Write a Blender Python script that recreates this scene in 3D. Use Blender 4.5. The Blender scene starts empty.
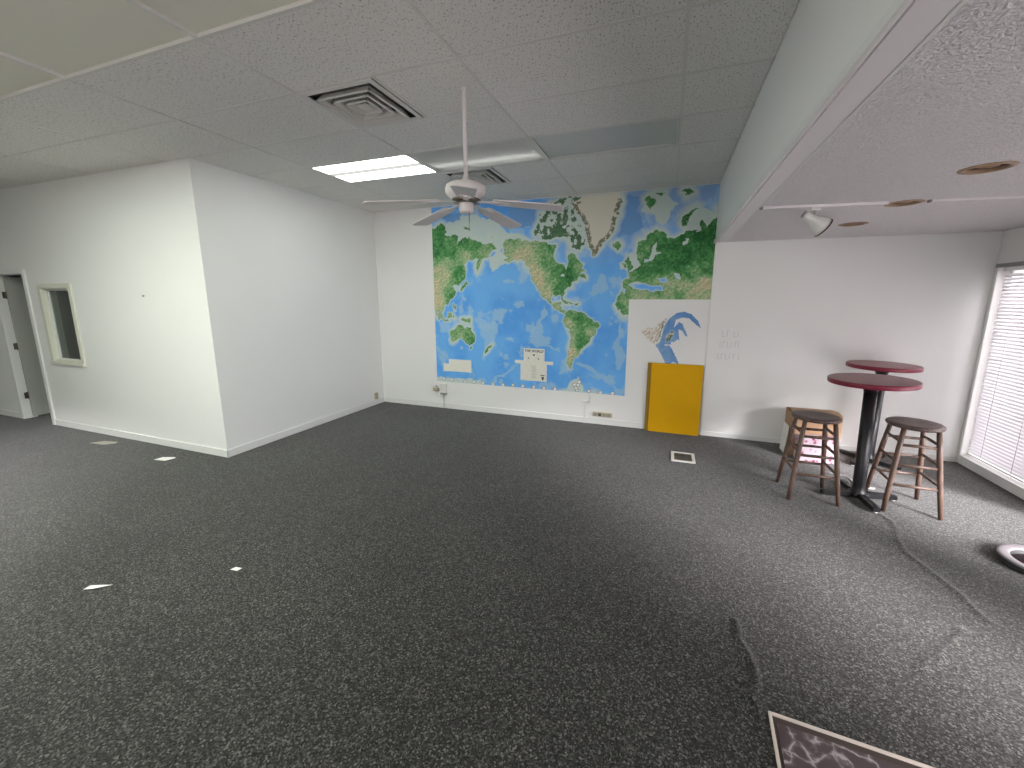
import bpy, bmesh, math, random
import numpy as np
from mathutils import Vector, Matrix
PI = math.pi
SUN_E = 15.0
SKY_E = 7.4
LAMP = 8.5
LAMP2 = 23.0
EXPO = 0.27
SLAT = 50
SC = bpy.context.scene
COL = SC.collection
random.seed(4)

# ------------------------------------------------------------------ room numbers (metres)
CEIL = 3.10      # dropped ceiling
LOW = 2.428      # low ceiling on the window side
XL = -4.523      # plain wall left of the map
YP = 2.916       # office partition facing the camera
YB = 5.585       # back wall
XS = 0.481       # beam face
XR = 3.086       # window wall
YN = -2.6        # wall behind the camera
XW = -11.2       # far left end
H = 1.748

# ------------------------------------------------------------------ materials
def s2l(c):
    c = c / 255.0
    return c / 12.92 if c <= 0.04045 else ((c + 0.055) / 1.055) ** 2.4
def rgb(r, g, b): return (s2l(r), s2l(g), s2l(b), 1.0)

def mat(name, col, rough=0.6, metal=0.0, spec=0.5, noise=None, bump=None, trans=0.0, sheen=0.0):
    """noise=(scale, amount) varies the colour; bump=(scale, strength, distance)."""
    m = bpy.data.materials.new(name); m.use_nodes = True
    nt = m.node_tree; p = nt.nodes['Principled BSDF']
    p.inputs['Base Color'].default_value = col
    p.inputs['Roughness'].default_value = rough
    p.inputs['Metallic'].default_value = metal
    p.inputs['Specular IOR Level'].default_value = spec
    if sheen: p.inputs['Sheen Weight'].default_value = sheen
    tc = nt.nodes.new('ShaderNodeTexCoord')
    if noise:
        n = nt.nodes.new('ShaderNodeTexNoise'); n.inputs['Scale'].default_value = noise[0]; n.inputs['Detail'].default_value = 4
        nt.links.new(tc.outputs['Object'], n.inputs['Vector'])
        r = nt.nodes.new('ShaderNodeValToRGB')
        a = noise[1]
        r.color_ramp.elements[0].position = .3; r.color_ramp.elements[1].position = .7
        r.color_ramp.elements[0].color = tuple(c * (1 - a) for c in col[:3]) + (1,)
        r.color_ramp.elements[1].color = tuple(min(1, c * (1 + a)) for c in col[:3]) + (1,)
        nt.links.new(n.outputs['Fac'], r.inputs['Fac']); nt.links.new(r.outputs['Color'], p.inputs['Base Color'])
    if bump:
        n2 = nt.nodes.new('ShaderNodeTexNoise'); n2.inputs['Scale'].default_value = bump[0]; n2.inputs['Detail'].default_value = 3
        nt.links.new(tc.outputs['Object'], n2.inputs['Vector'])
        b = nt.nodes.new('ShaderNodeBump'); b.inputs['Strength'].default_value = bump[1]; b.inputs['Distance'].default_value = bump[2]
        nt.links.new(n2.outputs['Fac'], b.inputs['Height']); nt.links.new(b.outputs['Normal'], p.inputs['Normal'])
    return m

def emit(name, col, strength):
    m = bpy.data.materials.new(name); m.use_nodes = True
    nt = m.node_tree; nt.nodes.clear()
    e = nt.nodes.new('ShaderNodeEmission'); e.inputs['Color'].default_value = col; e.inputs['Strength'].default_value = strength
    o = nt.nodes.new('ShaderNodeOutputMaterial'); nt.links.new(e.outputs[0], o.inputs[0])
    return m

def carpet_mat():
    m = bpy.data.materials.new('carpet_loop'); m.use_nodes = True
    nt = m.node_tree; p = nt.nodes['Principled BSDF']; L = nt.links.new
    tc = nt.nodes.new('ShaderNodeTexCoord')
    n1 = nt.nodes.new('ShaderNodeTexVoronoi'); n1.inputs['Scale'].default_value = 145
    L(tc.outputs['Object'], n1.inputs['Vector'])
    sp = nt.nodes.new('ShaderNodeSeparateColor'); L(n1.outputs['Color'], sp.inputs[0])
    r = nt.nodes.new('ShaderNodeValToRGB'); cr = r.color_ramp
    cr.elements[0].position = .0; cr.elements[0].color = (.019, .019, .017, 1)
    cr.elements[1].position = 1; cr.elements[1].color = (.185, .183, .170, 1)
    e = cr.elements.new(.5); e.color = (.040, .0395, .036, 1)
    e = cr.elements.new(.85); e.color = (.090, .089, .082, 1)
    L(sp.outputs[0], r.inputs['Fac'])
    n2 = nt.nodes.new('ShaderNodeTexNoise'); n2.inputs['Scale'].default_value = 1.1; n2.inputs['Detail'].default_value = 4
    L(tc.outputs['Object'], n2.inputs['Vector'])
    mr = nt.nodes.new('ShaderNodeMapRange'); mr.inputs[1].default_value = .3; mr.inputs[2].default_value = .7; mr.inputs[3].default_value = .88; mr.inputs[4].default_value = 1.1
    L(n2.outputs['Fac'], mr.inputs[0])
    mx = nt.nodes.new('ShaderNodeMix'); mx.data_type = 'RGBA'; mx.blend_type = 'MULTIPLY'; mx.inputs[0].default_value = 1
    L(r.outputs['Color'], mx.inputs[6]); L(mr.outputs[0], mx.inputs[7]); L(mx.outputs[2], p.inputs['Base Color'])
    p.inputs['Roughness'].default_value = .95; p.inputs['Specular IOR Level'].default_value = .05
    p.inputs['Sheen Weight'].default_value = .32; p.inputs['Sheen Roughness'].default_value = .4
    b = nt.nodes.new('ShaderNodeBump'); b.inputs['Strength'].default_value = .5; b.inputs['Distance'].default_value = .006
    L(sp.outputs[1], b.inputs['Height']); L(b.outputs['Normal'], p.inputs['Normal'])
    return m

def tile_mat():
    m = bpy.data.materials.new('fissured_ceiling_tile'); m.use_nodes = True
    nt = m.node_tree; p = nt.nodes['Principled BSDF']; L = nt.links.new
    tc = nt.nodes.new('ShaderNodeTexCoord')
    mp = nt.nodes.new('ShaderNodeMapping'); mp.inputs['Scale'].default_value = (1, .55, 1)
    L(tc.outputs['Object'], mp.inputs['Vector'])
    n = nt.nodes.new('ShaderNodeTexNoise'); n.inputs['Scale'].default_value = 115; n.inputs['Detail'].default_value = 2
    L(mp.outputs[0], n.inputs['Vector'])
    r = nt.nodes.new('ShaderNodeValToRGB'); cr = r.color_ramp
    cr.elements[0].position = .31; cr.elements[0].color = (.36, .35, .33, 1)
    cr.elements[1].position = .42; cr.elements[1].color = (.84, .825, .79, 1)
    L(n.outputs['Fac'], r.inputs['Fac']); L(r.outputs['Color'], p.inputs['Base Color'])
    p.inputs['Roughness'].default_value = .9; p.inputs['Specular IOR Level'].default_value = .1
    b = nt.nodes.new('ShaderNodeBump'); b.inputs['Strength'].default_value = .5; b.inputs['Distance'].default_value = .003
    L(r.outputs['Color'], b.inputs['Height']); L(b.outputs['Normal'], p.inputs['Normal'])
    return m

def marble_mat():
    m = bpy.data.materials.new('brown_marble'); m.use_nodes = True
    nt = m.node_tree; p = nt.nodes['Principled BSDF']; L = nt.links.new
    tc = nt.nodes.new('ShaderNodeTexCoord')
    n = nt.nodes.new('ShaderNodeTexNoise'); n.inputs['Scale'].default_value = 9; n.inputs['Detail'].default_value = 5
    L(tc.outputs['Object'], n.inputs['Vector'])
    mx = nt.nodes.new('ShaderNodeMix'); mx.data_type = 'RGBA'; mx.inputs[0].default_value = .12
    L(tc.outputs['Object'], mx.inputs[6]); L(n.outputs['Color'], mx.inputs[7])
    v = nt.nodes.new('ShaderNodeTexVoronoi'); v.feature = 'DISTANCE_TO_EDGE'; v.inputs['Scale'].default_value = 13
    L(mx.outputs[2], v.inputs['Vector'])
    r = nt.nodes.new('ShaderNodeValToRGB'); cr = r.color_ramp
    cr.elements[0].position = 0; cr.elements[0].color = rgb(190, 184, 186)
    cr.elements[1].position = .13; cr.elements[1].color = rgb(84, 72, 74)
    e = cr.elements.new(.05); e.color = rgb(122, 112, 114)
    L(v.outputs['Distance'], r.inputs['Fac'])
    n3 = nt.nodes.new('ShaderNodeTexNoise'); n3.inputs['Scale'].default_value = 14
    L(tc.outputs['Object'], n3.inputs['Vector'])
    m2 = nt.nodes.new('ShaderNodeMix'); m2.data_type = 'RGBA'; m2.inputs[7].default_value = rgb(84, 72, 74)
    mr = nt.nodes.new('ShaderNodeMapRange'); mr.inputs[1].default_value = .50; mr.inputs[2].default_value = .66
    L(n3.outputs['Fac'], mr.inputs[0]); L(mr.outputs[0], m2.inputs[0]); L(r.outputs['Color'], m2.inputs[6])
    L(m2.outputs[2], p.inputs['Base Color'])
    p.inputs['Roughness'].default_value = .35
    return m

def wood_mat(name, a, b_):
    m = bpy.data.materials.new(name); m.use_nodes = True
    nt = m.node_tree; p = nt.nodes['Principled BSDF']; L = nt.links.new
    tc = nt.nodes.new('ShaderNodeTexCoord'); mp = nt.nodes.new('ShaderNodeMapping'); mp.inputs['Scale'].default_value = (30, 30, 4)
    L(tc.outputs['Object'], mp.inputs['Vector'])
    n = nt.nodes.new('ShaderNodeTexNoise'); n.inputs['Scale'].default_value = 1.5; n.inputs['Detail'].default_value = 5
    L(mp.outputs[0], n.inputs['Vector'])
    r = nt.nodes.new('ShaderNodeValToRGB'); r.color_ramp.elements[0].position = .3; r.color_ramp.elements[1].position = .72
    r.color_ramp.elements[0].color = a; r.color_ramp.elements[1].color = b_
    L(n.outputs['Fac'], r.inputs['Fac']); L(r.outputs['Color'], p.inputs['Base Color'])
    p.inputs['Roughness'].default_value = .45
    return m

def floral_mat():
    m = bpy.data.materials.new('floral_print'); m.use_nodes = True
    nt = m.node_tree; p = nt.nodes['Principled BSDF']; L = nt.links.new
    tc = nt.nodes.new('ShaderNodeTexCoord')
    v = nt.nodes.new('ShaderNodeTexVoronoi'); v.inputs['Scale'].default_value = 22
    n = nt.nodes.new('ShaderNodeTexNoise'); n.inputs['Scale'].default_value = 40; n.inputs['Detail'].default_value = 3
    L(tc.outputs['Object'], v.inputs['Vector']); L(tc.outputs['Object'], n.inputs['Vector'])
    ad = nt.nodes.new('ShaderNodeMath'); ad.operation = 'MULTIPLY_ADD'; ad.inputs[1].default_value = .9
    L(n.outputs['Fac'], ad.inputs[0]); L(v.outputs['Distance'], ad.inputs[2])
    r = nt.nodes.new('ShaderNodeValToRGB'); cr = r.color_ramp
    cr.elements[0].position = .50; cr.elements[0].color = rgb(104, 40, 66)
    cr.elements[1].position = 1.0; cr.elements[1].color = rgb(190, 176, 184)
    e = cr.elements.new(.72); e.color = rgb(170, 104, 128)
    e = cr.elements.new(.86); e.color = rgb(184, 158, 170)
    L(ad.outputs[0], r.inputs['Fac']); L(r.outputs['Color'], p.inputs['Base Color']); p.inputs['Roughness'].default_value = .6
    return m

def glass_mat(name, tint=(.97, .96, .97, 1), gloss=.08):
    m = bpy.data.materials.new(name); m.use_nodes = True
    nt = m.node_tree; nt.nodes.clear(); L = nt.links.new
    t = nt.nodes.new('ShaderNodeBsdfTransparent'); t.inputs[0].default_value = tint
    g = nt.nodes.new('ShaderNodeBsdfGlossy'); g.inputs['Roughness'].default_value = .03
    x = nt.nodes.new('ShaderNodeMixShader'); o = nt.nodes.new('ShaderNodeOutputMaterial')
    x.inputs[0].default_value = gloss; L(t.outputs[0], x.inputs[1]); L(g.outputs[0], x.inputs[2]); L(x.outputs[0], o.inputs[0])
    return m

def translucent_mat(name, col, fac):
    m = bpy.data.materials.new(name); m.use_nodes = True
    nt = m.node_tree; nt.nodes.clear(); L = nt.links.new
    d = nt.nodes.new('ShaderNodeBsdfDiffuse'); d.inputs[0].default_value = col
    t = nt.nodes.new('ShaderNodeBsdfTranslucent'); t.inputs[0].default_value = col
    x = nt.nodes.new('ShaderNodeMixShader'); x.inputs[0].default_value = fac; o = nt.nodes.new('ShaderNodeOutputMaterial')
    L(d.outputs[0], x.inputs[1]); L(t.outputs[0], x.inputs[2]); L(x.outputs[0], o.inputs[0])
    return m

def vcol_mat(name, rough=.55):
    m = bpy.data.materials.new(name); m.use_nodes = True
    nt = m.node_tree; p = nt.nodes['Principled BSDF']
    a = nt.nodes.new('ShaderNodeAttribute'); a.attribute_name = 'ink'
    nt.links.new(a.outputs['Color'], p.inputs['Base Color'])
    p.inputs['Roughness'].default_value = rough; p.inputs['Specular IOR Level'].default_value = .3
    return m

M = {}
M['wall'] = mat('white_wall_paint', rgb(238, 239, 236), .55, noise=(.9, .012), bump=(180, .06, .002))
M['trim'] = mat('white_trim_paint', rgb(232, 233, 230), .45)
M['cream'] = mat('cream_trim_paint', rgb(222, 222, 208), .45)
M['soffit'] = mat('rough_ceiling_paint', rgb(236, 233, 234), .9, bump=(95, 1.0, .02), noise=(120, .10))
M['smooth'] = mat('smooth_ceiling_paint', rgb(236, 233, 234), .8)
M['tile'] = tile_mat()
M['tee'] = mat('ceiling_grid_metal', rgb(222, 220, 214), .5)
M['plain_tile'] = mat('smooth_ceiling_panel', rgb(230, 229, 214), .7)
M['carpet'] = carpet_mat()
M['blocker'] = mat('grey_brown_blocker', rgb(128, 122, 118), .9, noise=(4, .1))  # for the two light blockers added outside the window wall
M['dark'] = mat('dark_void', rgb(74, 75, 73), .9)
M['marble'] = marble_mat()
M['edging'] = mat('beige_edge_strip', rgb(214, 203, 192), .4)
M['brown_band'] = mat('dark_brown_border', rgb(72, 62, 56), .5)
M['black'] = mat('black_powder_coat', rgb(24, 24, 27), .4)
M['red'] = mat('burgundy_laminate', rgb(118, 34, 52), .32, spec=.5)
M['red_edge'] = mat('burgundy_edge_band', rgb(130, 28, 54), .4)
M['seat'] = wood_mat('worn_seat_wood', rgb(70, 56, 52), rgb(104, 86, 80))
M['leg'] = wood_mat('worn_leg_wood', rgb(74, 58, 50), rgb(114, 90, 77))
M['yellow'] = mat('yellow_board', rgb(222, 168, 2), .6, spec=.2, noise=(2.5, .04))
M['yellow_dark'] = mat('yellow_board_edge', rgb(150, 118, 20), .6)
M['card'] = mat('tan_cardboard', rgb(168, 136, 106), .8, noise=(14, .08))
M['floral'] = floral_mat()
M['white_plastic'] = mat('white_plastic', rgb(226, 225, 220), .4)
M['beige_plastic'] = mat('beige_plastic', rgb(182, 172, 142), .45)
M['grey_plastic'] = mat('grey_plastic', rgb(150, 150, 146), .5)
M['fan'] = mat('white_fan_enamel', rgb(226, 220, 217), .38)
M['blade'] = mat('white_fan_blade', rgb(226, 219, 216), .5)
M['brass'] = mat('aged_metal', rgb(120, 112, 100), .35, metal=.8)
M['tan_trim'] = mat('tan_downlight_trim', rgb(166, 138, 112), .45)
M['tan_dark'] = mat('tan_downlight_baffle', rgb(120, 96, 76), .6)
M['dull_metal'] = mat('dull_grey_metal', rgb(122, 118, 120), .45)
M['chrome'] = mat('brushed_steel', rgb(190, 188, 186), .28, metal=.9)
M['rubber'] = mat('black_rubber', rgb(22, 21, 23), .6)
M['maroon'] = mat('dark_maroon_felt', rgb(60, 36, 42), .8)
M['panel_off'] = mat('unlit_light_lens', rgb(206, 207, 204), .35)
M['panel_dim'] = translucent_mat('dim_light_lens', rgb(222, 222, 220), .5)
M['tube'] = emit('glowing_tube', (1, 1, .98, 1), 6.5)
M['lens_on'] = emit('lit_lens_bright', (.97, 1, .93, 1), LAMP)
M['lens_strong'] = emit('lit_lens_strong', (.93, 1, .88, 1), LAMP2)
M['lens_mid'] = emit('lit_lens_between_tubes', (.97, 1, .95, 1), .62)
M['slat'] = translucent_mat('white_blind_slat', rgb(236, 235, 238), .06)
M['glass'] = glass_mat('window_glass')
M['office_glass'] = glass_mat('office_glass', (.75, .78, .77, 1))
M['door'] = mat('grey_white_door_paint', rgb(176, 178, 172), .5)
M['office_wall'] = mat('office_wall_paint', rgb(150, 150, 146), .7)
M['paper'] = mat('white_paper', rgb(240, 240, 236), .7)
M['tan_paper'] = mat('dull_paper', rgb(178, 174, 160), .8)
M['ghost'] = mat('faded_residue', rgb(212, 211, 210), .7)
M['concrete'] = mat('pale_concrete', rgb(200, 196, 194), .9, noise=(3, .05))
M['map'] = vcol_mat('printed_map_paper')
M['legend'] = mat('map_legend_paper', rgb(236, 236, 224), .55, noise=(20, .03))
M['ink'] = mat('dark_print_ink', rgb(70, 72, 66), .6)

# ------------------------------------------------------------------ mesh helpers
class MB:
    """collects shapes into one mesh; every face keeps the material it was added with"""
    def __init__(s): s.bm = bmesh.new(); s.mats = []; s.cur = 0
    def use(s, m):
        if m not in s.mats: s.mats.append(m)
        s.cur = s.mats.index(m); return s
    def _face(s, vs, smooth=False):
        try: f = s.bm.faces.new(vs)
        except ValueError: return
        f.material_index = s.cur; f.smooth = smooth
    def box(s, x0, x1, y0, y1, z0, z1, bev=0.0, mx=None):
        v = [s.bm.verts.new((x, y, z)) for x in (x0, x1) for y in (y0, y1) for z in (z0, z1)]
        before = set(s.bm.faces)
        for q in ((0, 1, 3, 2), (4, 6, 7, 5), (0, 4, 5, 1), (2, 3, 7, 6), (0, 2, 6, 4), (1, 5, 7, 3)): s._face([v[i] for i in q])
        if bev:
            es = {e for f in s.bm.faces if f not in before for e in f.edges}
            r = bmesh.ops.bevel(s.bm, geom=list(es), offset=bev, segments=2, affect='EDGES', profile=.6)
            for f in r['faces']: f.material_index = s.cur
            v = list({w for f in s.bm.faces if f not in before for w in f.verts})
        if mx is not None:
            for w in v: w.co = mx @ w.co
        return s
    def lathe(s, prof, seg=32, mx=None, smooth=True, cap0=True, cap1=True):
        """prof: (radius, z) pairs"""
        rings = []
        for r, z in prof:
            ring = []
            for k in range(seg):
                a = 2 * PI * k / seg; c = Vector((r * math.cos(a), r * math.sin(a), z))
                ring.append(s.bm.verts.new(mx @ c if mx is not None else c))
            rings.append(ring)
        for i in range(len(rings) - 1):
            for k in range(seg):
                s._face([rings[i][k], rings[i][(k + 1) % seg], rings[i + 1][(k + 1) % seg], rings[i + 1][k]], smooth)
        if cap0: s._face(rings[0][::-1])
        if cap1: s._face(rings[-1])
        return s
    def tube(s, pts, rad, seg=10, smooth=True):
        pts = [Vector(p) for p in pts]; n = len(pts)
        rads = rad if isinstance(rad, (list, tuple)) else [rad] * n
        rings = []
        for i, p in enumerate(pts):
            t = (pts[min(i + 1, n - 1)] - pts[max(i - 1, 0)]).normalized()
            u = t.cross(Vector((0, 0, 1)))
            if u.length < 1e-4: u = Vector((1, 0, 0))
            u.normalize(); w = t.cross(u)
            rings.append([s.bm.verts.new(p + (u * math.cos(2 * PI * k / seg) + w * math.sin(2 * PI * k / seg)) * rads[i]) for k in range(seg)])
        for i in range(n - 1):
            for k in range(seg):
                s._face([rings[i][k], rings[i][(k + 1) % seg], rings[i + 1][(k + 1) % seg], rings[i + 1][k]], smooth)
        s._face(rings[0][::-1]); s._face(rings[-1])
        return s
    def prism(s, outline, t0, t1, mx=None, smooth=False):
        """outline in (a, b) extruded along the third axis from t0 to t1"""
        lo = [Vector((a, b, t0)) for a, b in outline]; hi = [Vector((a, b, t1)) for a, b in outline]
        if mx is not None: lo = [mx @ p for p in lo]; hi = [mx @ p for p in hi]
        lo = [s.bm.verts.new(p) for p in lo]; hi = [s.bm.verts.new(p) for p in hi]
        n = len(lo); s._face(lo[::-1]); s._face(hi)
        for i in range(n): s._face([lo[i], lo[(i + 1) % n], hi[(i + 1) % n], hi[i]], smooth)
        return s
    def quad(s, pts):
        s._face([s.bm.verts.new(p) for p in pts]); return s
    def build(s, name, m=None, parent=None):
        if m is not None and not s.mats: s.mats = [m]
        me = bpy.data.meshes.new(name); bmesh.ops.recalc_face_normals(s.bm, faces=s.bm.faces[:]); s.bm.to_mesh(me); s.bm.free()
        for k in s.mats: me.materials.append(k)
        o = bpy.data.objects.new(name, me); COL.objects.link(o)
        if parent is not None: o.parent = parent
        return o

def tag(o, label=None, cat=None, group=None, kind=None):
    if label: o['label'] = label
    if cat: o['category'] = cat
    if group: o['group'] = group
    if kind: o['kind'] = kind
    return o
def thing(name, loc, label, cat, group=None, rz=0):
    o = bpy.data.objects.new(name, None); COL.objects.link(o); o.empty_display_size = .1
    o.location = loc; o.rotation_euler = (0, 0, rz)
    return tag(o, label, cat, group)
def struct(name, mb, m=None, parent=None):
    o = mb.build(name, m, parent)
    if parent is None: o['kind'] = 'structure'
    return o
def copy_tree(o, parent=None):
    c = o.copy(); COL.objects.link(c)
    if parent is not None: c.parent = parent; c.matrix_parent_inverse = o.matrix_parent_inverse
    for ch in list(o.children): copy_tree(ch, c)
    return c
def cut(o, cutters):
    for c in cutters:
        md = o.modifiers.new('b', 'BOOLEAN'); md.operation = 'DIFFERENCE'; md.object = c; md.solver = 'EXACT'
    dg = bpy.context.evaluated_depsgraph_get(); dg.update()
    me = bpy.data.meshes.new_from_object(o.evaluated_get(dg))
    o.modifiers.clear(); o.data = me
    for c in cutters:
        cm = c.data; bpy.data.objects.remove(c); bpy.data.meshes.remove(cm)
def Rz(a): return Matrix.Rotation(a, 4, 'Z')
def T(x, y, z): return Matrix.Translation((x, y, z))

# ------------------------------------------------------------------ setting: floor
def ridge_height(x, y):
    h = 0.0
    for pts, hh, w in RIDGES:
        best = 9
        for (ax, ay), (bx, by) in zip(pts, pts[1:]):
            dx, dy = bx - ax, by - ay; t = max(0, min(1, ((x - ax) * dx + (y - ay) * dy) / (dx * dx + dy * dy)))
            d = math.hypot(x - ax - t * dx, y - ay - t * dy)
            if d < best: best = d
        h += hh * math.exp(-(best / w) ** 2)
    return h
RIDGES = [([(.455, 2.24), (.46, 2.177), (.452, 2.108), (.482, 2.018), (.498, 1.908), (.486, 1.826), (.455, 1.783), (.475, 1.745)], .021, .016),
          ([(1.755, 3.93), (1.79, 3.80), (1.765, 3.66), (1.707, 3.51), (1.678, 3.345), (1.73, 3.107), (1.766, 2.928), (1.764, 2.801), (1.77, 2.72)], .009, .018),
          ([(1.60, 2.58), (1.498, 2.451), (1.388, 2.348), (1.25, 2.21)], .012, .028)]
MAT_X0, MAT_Y1 = .515, 1.722     # corner of the marble entry panel
def grid_axis(lo, hi, f0, f1, fine, coarse):
    a = list(np.arange(lo, f0, coarse)) + list(np.arange(f0, f1, fine)) + list(np.arange(f1, hi, coarse)) + [hi]
    return a
gx = grid_axis(XW, XR + .05, .36, 1.92, .0125, .5); gy = grid_axis(YN, YB + .1, 1.735, 4.0, .0125, .5)
nx, ny = len(gx), len(gy)
verts = [(x, y, ridge_height(x, y) if (.36 <= x <= 1.92 and 1.735 <= y <= 4.0) else 0.0) for y in gy for x in gx]
faces = [(j * nx + i, j * nx + i + 1, (j + 1) * nx + i + 1, (j + 1) * nx + i) for j in range(ny - 1) for i in range(nx - 1)]
me = bpy.data.meshes.new('floor'); me.from_pydata(verts, [], faces); me.materials.append(M['carpet'])
for p in me.polygons: p.use_smooth = True
floor = bpy.data.objects.new('floor', me); COL.objects.link(floor); floor['kind'] = 'structure'
struct('pavement', MB().box(XR + .15, 22, -20, 22, -.2, -.06).box(-16, XR + .15, -20, YN - .13, -.2, -.06), M['concrete'])

# ------------------------------------------------------------------ setting: walls
struct('sun_block_fin', MB().box(XR + .15, XR + 1.6, 4.235, 4.285, -.06, 3.3), M['blocker'])  # unseen fin, added to keep the sun off the blind window
struct('sky_block_wall', MB().box(XR + .15, 14, 9.0, 9.3, -.06, 5.0), M['blocker'])  # unseen wall, added to cut sky and darken the gaps between slats
TOP = 3.32
struct('wall_back', MB().box(XW - .1, XR + .14, YB, YB + .12, 0, TOP), M['wall'])
struct('wall_back_right', MB().box(XS + .004, XR, YB - .014, YB, 0, LOW, .003), M['wall'])
struct('wall_left', MB().box(XL - .12, XL, YP, YB, 0, TOP), M['wall'])
b = MB()
DX0, DX1, DZ = -8.77, -8.0, 2.06
WX0, WX1, WZ0, WZ1 = -7.645, -7.005, .925, 1.865
for x0, x1, z0, z1 in ((XW, DX0, 0, TOP), (DX0, DX1, DZ, TOP), (DX1, WX0, 0, TOP), (WX0, WX1, 0, WZ0), (WX0, WX1, WZ1, TOP), (WX1, XL - .12, 0, TOP)):
    b.box(x0, x1, YP, YP + .13, z0, z1)
struct('wall_left_front', b, M['wall'])
struct('wall_far_left', MB().box(XW - .1, XW, YN, YB, 0, TOP), M['wall'])
b = MB()
W1Y0, W1Y1, W1Z0, W1Z1 = 4.30, 5.53, .105, 2.075
W2Y0, W2Y1, W2Z0, W2Z1 = -.15, 1.30, .06, 2.15
W5Y0, W5Y1, W5Z1 = 2.35, 4.15, 1.25
for y0, y1, z0, z1 in ((W1Y1, YB, 0, TOP), (W1Y0, W1Y1, 0, W1Z0 - .02), (W1Y0, W1Y1, W1Z1, TOP), (W2Y1, W5Y0, 0, TOP), (W5Y0, W5Y1, 0, W2Z0), (W5Y0, W5Y1, W5Z1, TOP), (W5Y1, W1Y0, 0, TOP),
                       (W2Y0, W2Y1, 0, W2Z0), (W2Y0, W2Y1, W2Z1, TOP), (YN, W2Y0, 0, TOP)):
    b.box(XR, XR + .14, y0, y1, z0, z1)
struct('wall_right', b, M['wall'])
b = MB()
NX0, NX1, NZ0, NZ1 = -3.6, -1.0, .8, 2.3
for x0, x1, z0, z1 in ((XW - .1, NX0, 0, TOP), (NX0, NX1, 0, NZ0), (NX0, NX1, NZ1, TOP), (NX1, XR + .14, 0, TOP)):
    b.box(x0, x1, YN - .12, YN, z0, z1)
struct('wall_near', b, M['wall'])

# beam between the two ceilings, and the low ceiling
struct('wall_beam', MB().box(XS, XS + .1, YN, YB, LOW + .021, CEIL + .1), M['wall'])
struct('trim_1', MB().box(XS - .020, XS, YN, YB - .003, LOW - .010, LOW + .028, .005), M['trim'])
struct('ceiling_band', MB().box(XS + .013, .601, YN, YB, LOW + .0005, LOW + .02), M['smooth'])
struct('trim_2', MB().box(.592, .603, YN, YB - .02, LOW - .0025, LOW + .01, .002), M['trim'])
low = struct('ceiling_low', MB().box(.600, XR, YN, YB, LOW, LOW + .2), M['soffit'])
DL = [(1.516, 2.947), (1.526, 3.774), (1.527, 4.635)]
cut(low, [MB().lathe([(.088, LOW - .1), (.088, LOW + .12)], 40, T(x, y, 0)).build('c') for x, y in DL])
struct('ceiling_slab', MB().box(XW - .1, XR + .14, YN - .12, YB + .12, TOP, TOP + .1), M['dark'])

# dropped ceiling
xe = [-1.22 * k for k in range(10)]; ye = [1.70 + .61 * j for j in range(-8, 8)]
LIGHT_CELLS = {(-3.66, 3.53): 'on', (-2.44, 3.53): 'dim', (-1.22, 3.53): 'off', (-6.10, .48): 'strong', (-4.88, .48): 'strong', (-3.66, .48): 'strong'}
VENTS = [(-2.135, 2.615), (-2.135, 4.445)]
tl = MB(); tees = MB()
for xi in [.48 + .74] + [0.0 - 1.22 * k for k in range(10)]:
    x1 = min(xi, XS) if xi > .1 else xi
    x0 = 0.0 if xi > .1 else xi - 1.22
    x0 = max(x0, XW)
    if x1 - x0 < .05: continue
    for y0 in ye:
        y1 = min(y0 + .61, YB)
        if y1 - y0 < .05: continue
        y0c = max(y0, YN)
        if y1 - y0c < .05: continue
        if any(abs(x0 - lx) < .02 and abs(y0 - ly) < .02 for lx, ly in LIGHT_CELLS): continue
        cx0, cx1 = x0, x1
        if abs(x0 + 2.44) < .02 and any(y0 < vy < y1 for vx, vy in VENTS): cx0 = -1.82     # half cell taken by an air diffuser
        near = y1 < 1.72 and x1 < -1.2
        tl.use(M['plain_tile'] if near else M['tile'])
        z = CEIL + (.020 if near else .004)
        tl.box(cx0 + .004, cx1 - .004, y0c + .004, y1 - .004, z, z + .02)
struct('ceiling', tl)
tees.use(M['tee'])
for k in range(10):
    x = -1.22 * k
    if x > XW: tees.box(x - .010, x + .010, YN, YB, CEIL, CEIL + .035)
for y in ye:
    if YN < y < YB: tees.box(XW, XS, y - .010, y + .010, CEIL + .001, CEIL + .034)
for vx, vy in VENTS: tees.box(-1.832, -1.808, vy - .305, vy + .305, CEIL + .001, CEIL + .034)
struct('ceiling_grid', tees)

# baseboards
def baseboard(name, *boxes):
    b = MB()
    for bx in boxes: b.box(*bx, .004)
    struct(name, b, M['trim'])
baseboard('baseboard_back', (XL, XS + .004, YB - .013, YB, 0, .085))
baseboard('baseboard_back_right', (XS + .006, XR, YB - .024, YB - .012, 0, .06))
baseboard('baseboard_left', (XL, XL + .013, YP - .013, YB - .013, 0, .085))
baseboard('baseboard_front', (DX1 + .065, XL + .013, YP - .013, YP, 0, .085), (XW, DX0 - .065, YP - .013, YP, 0, .085))

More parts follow.
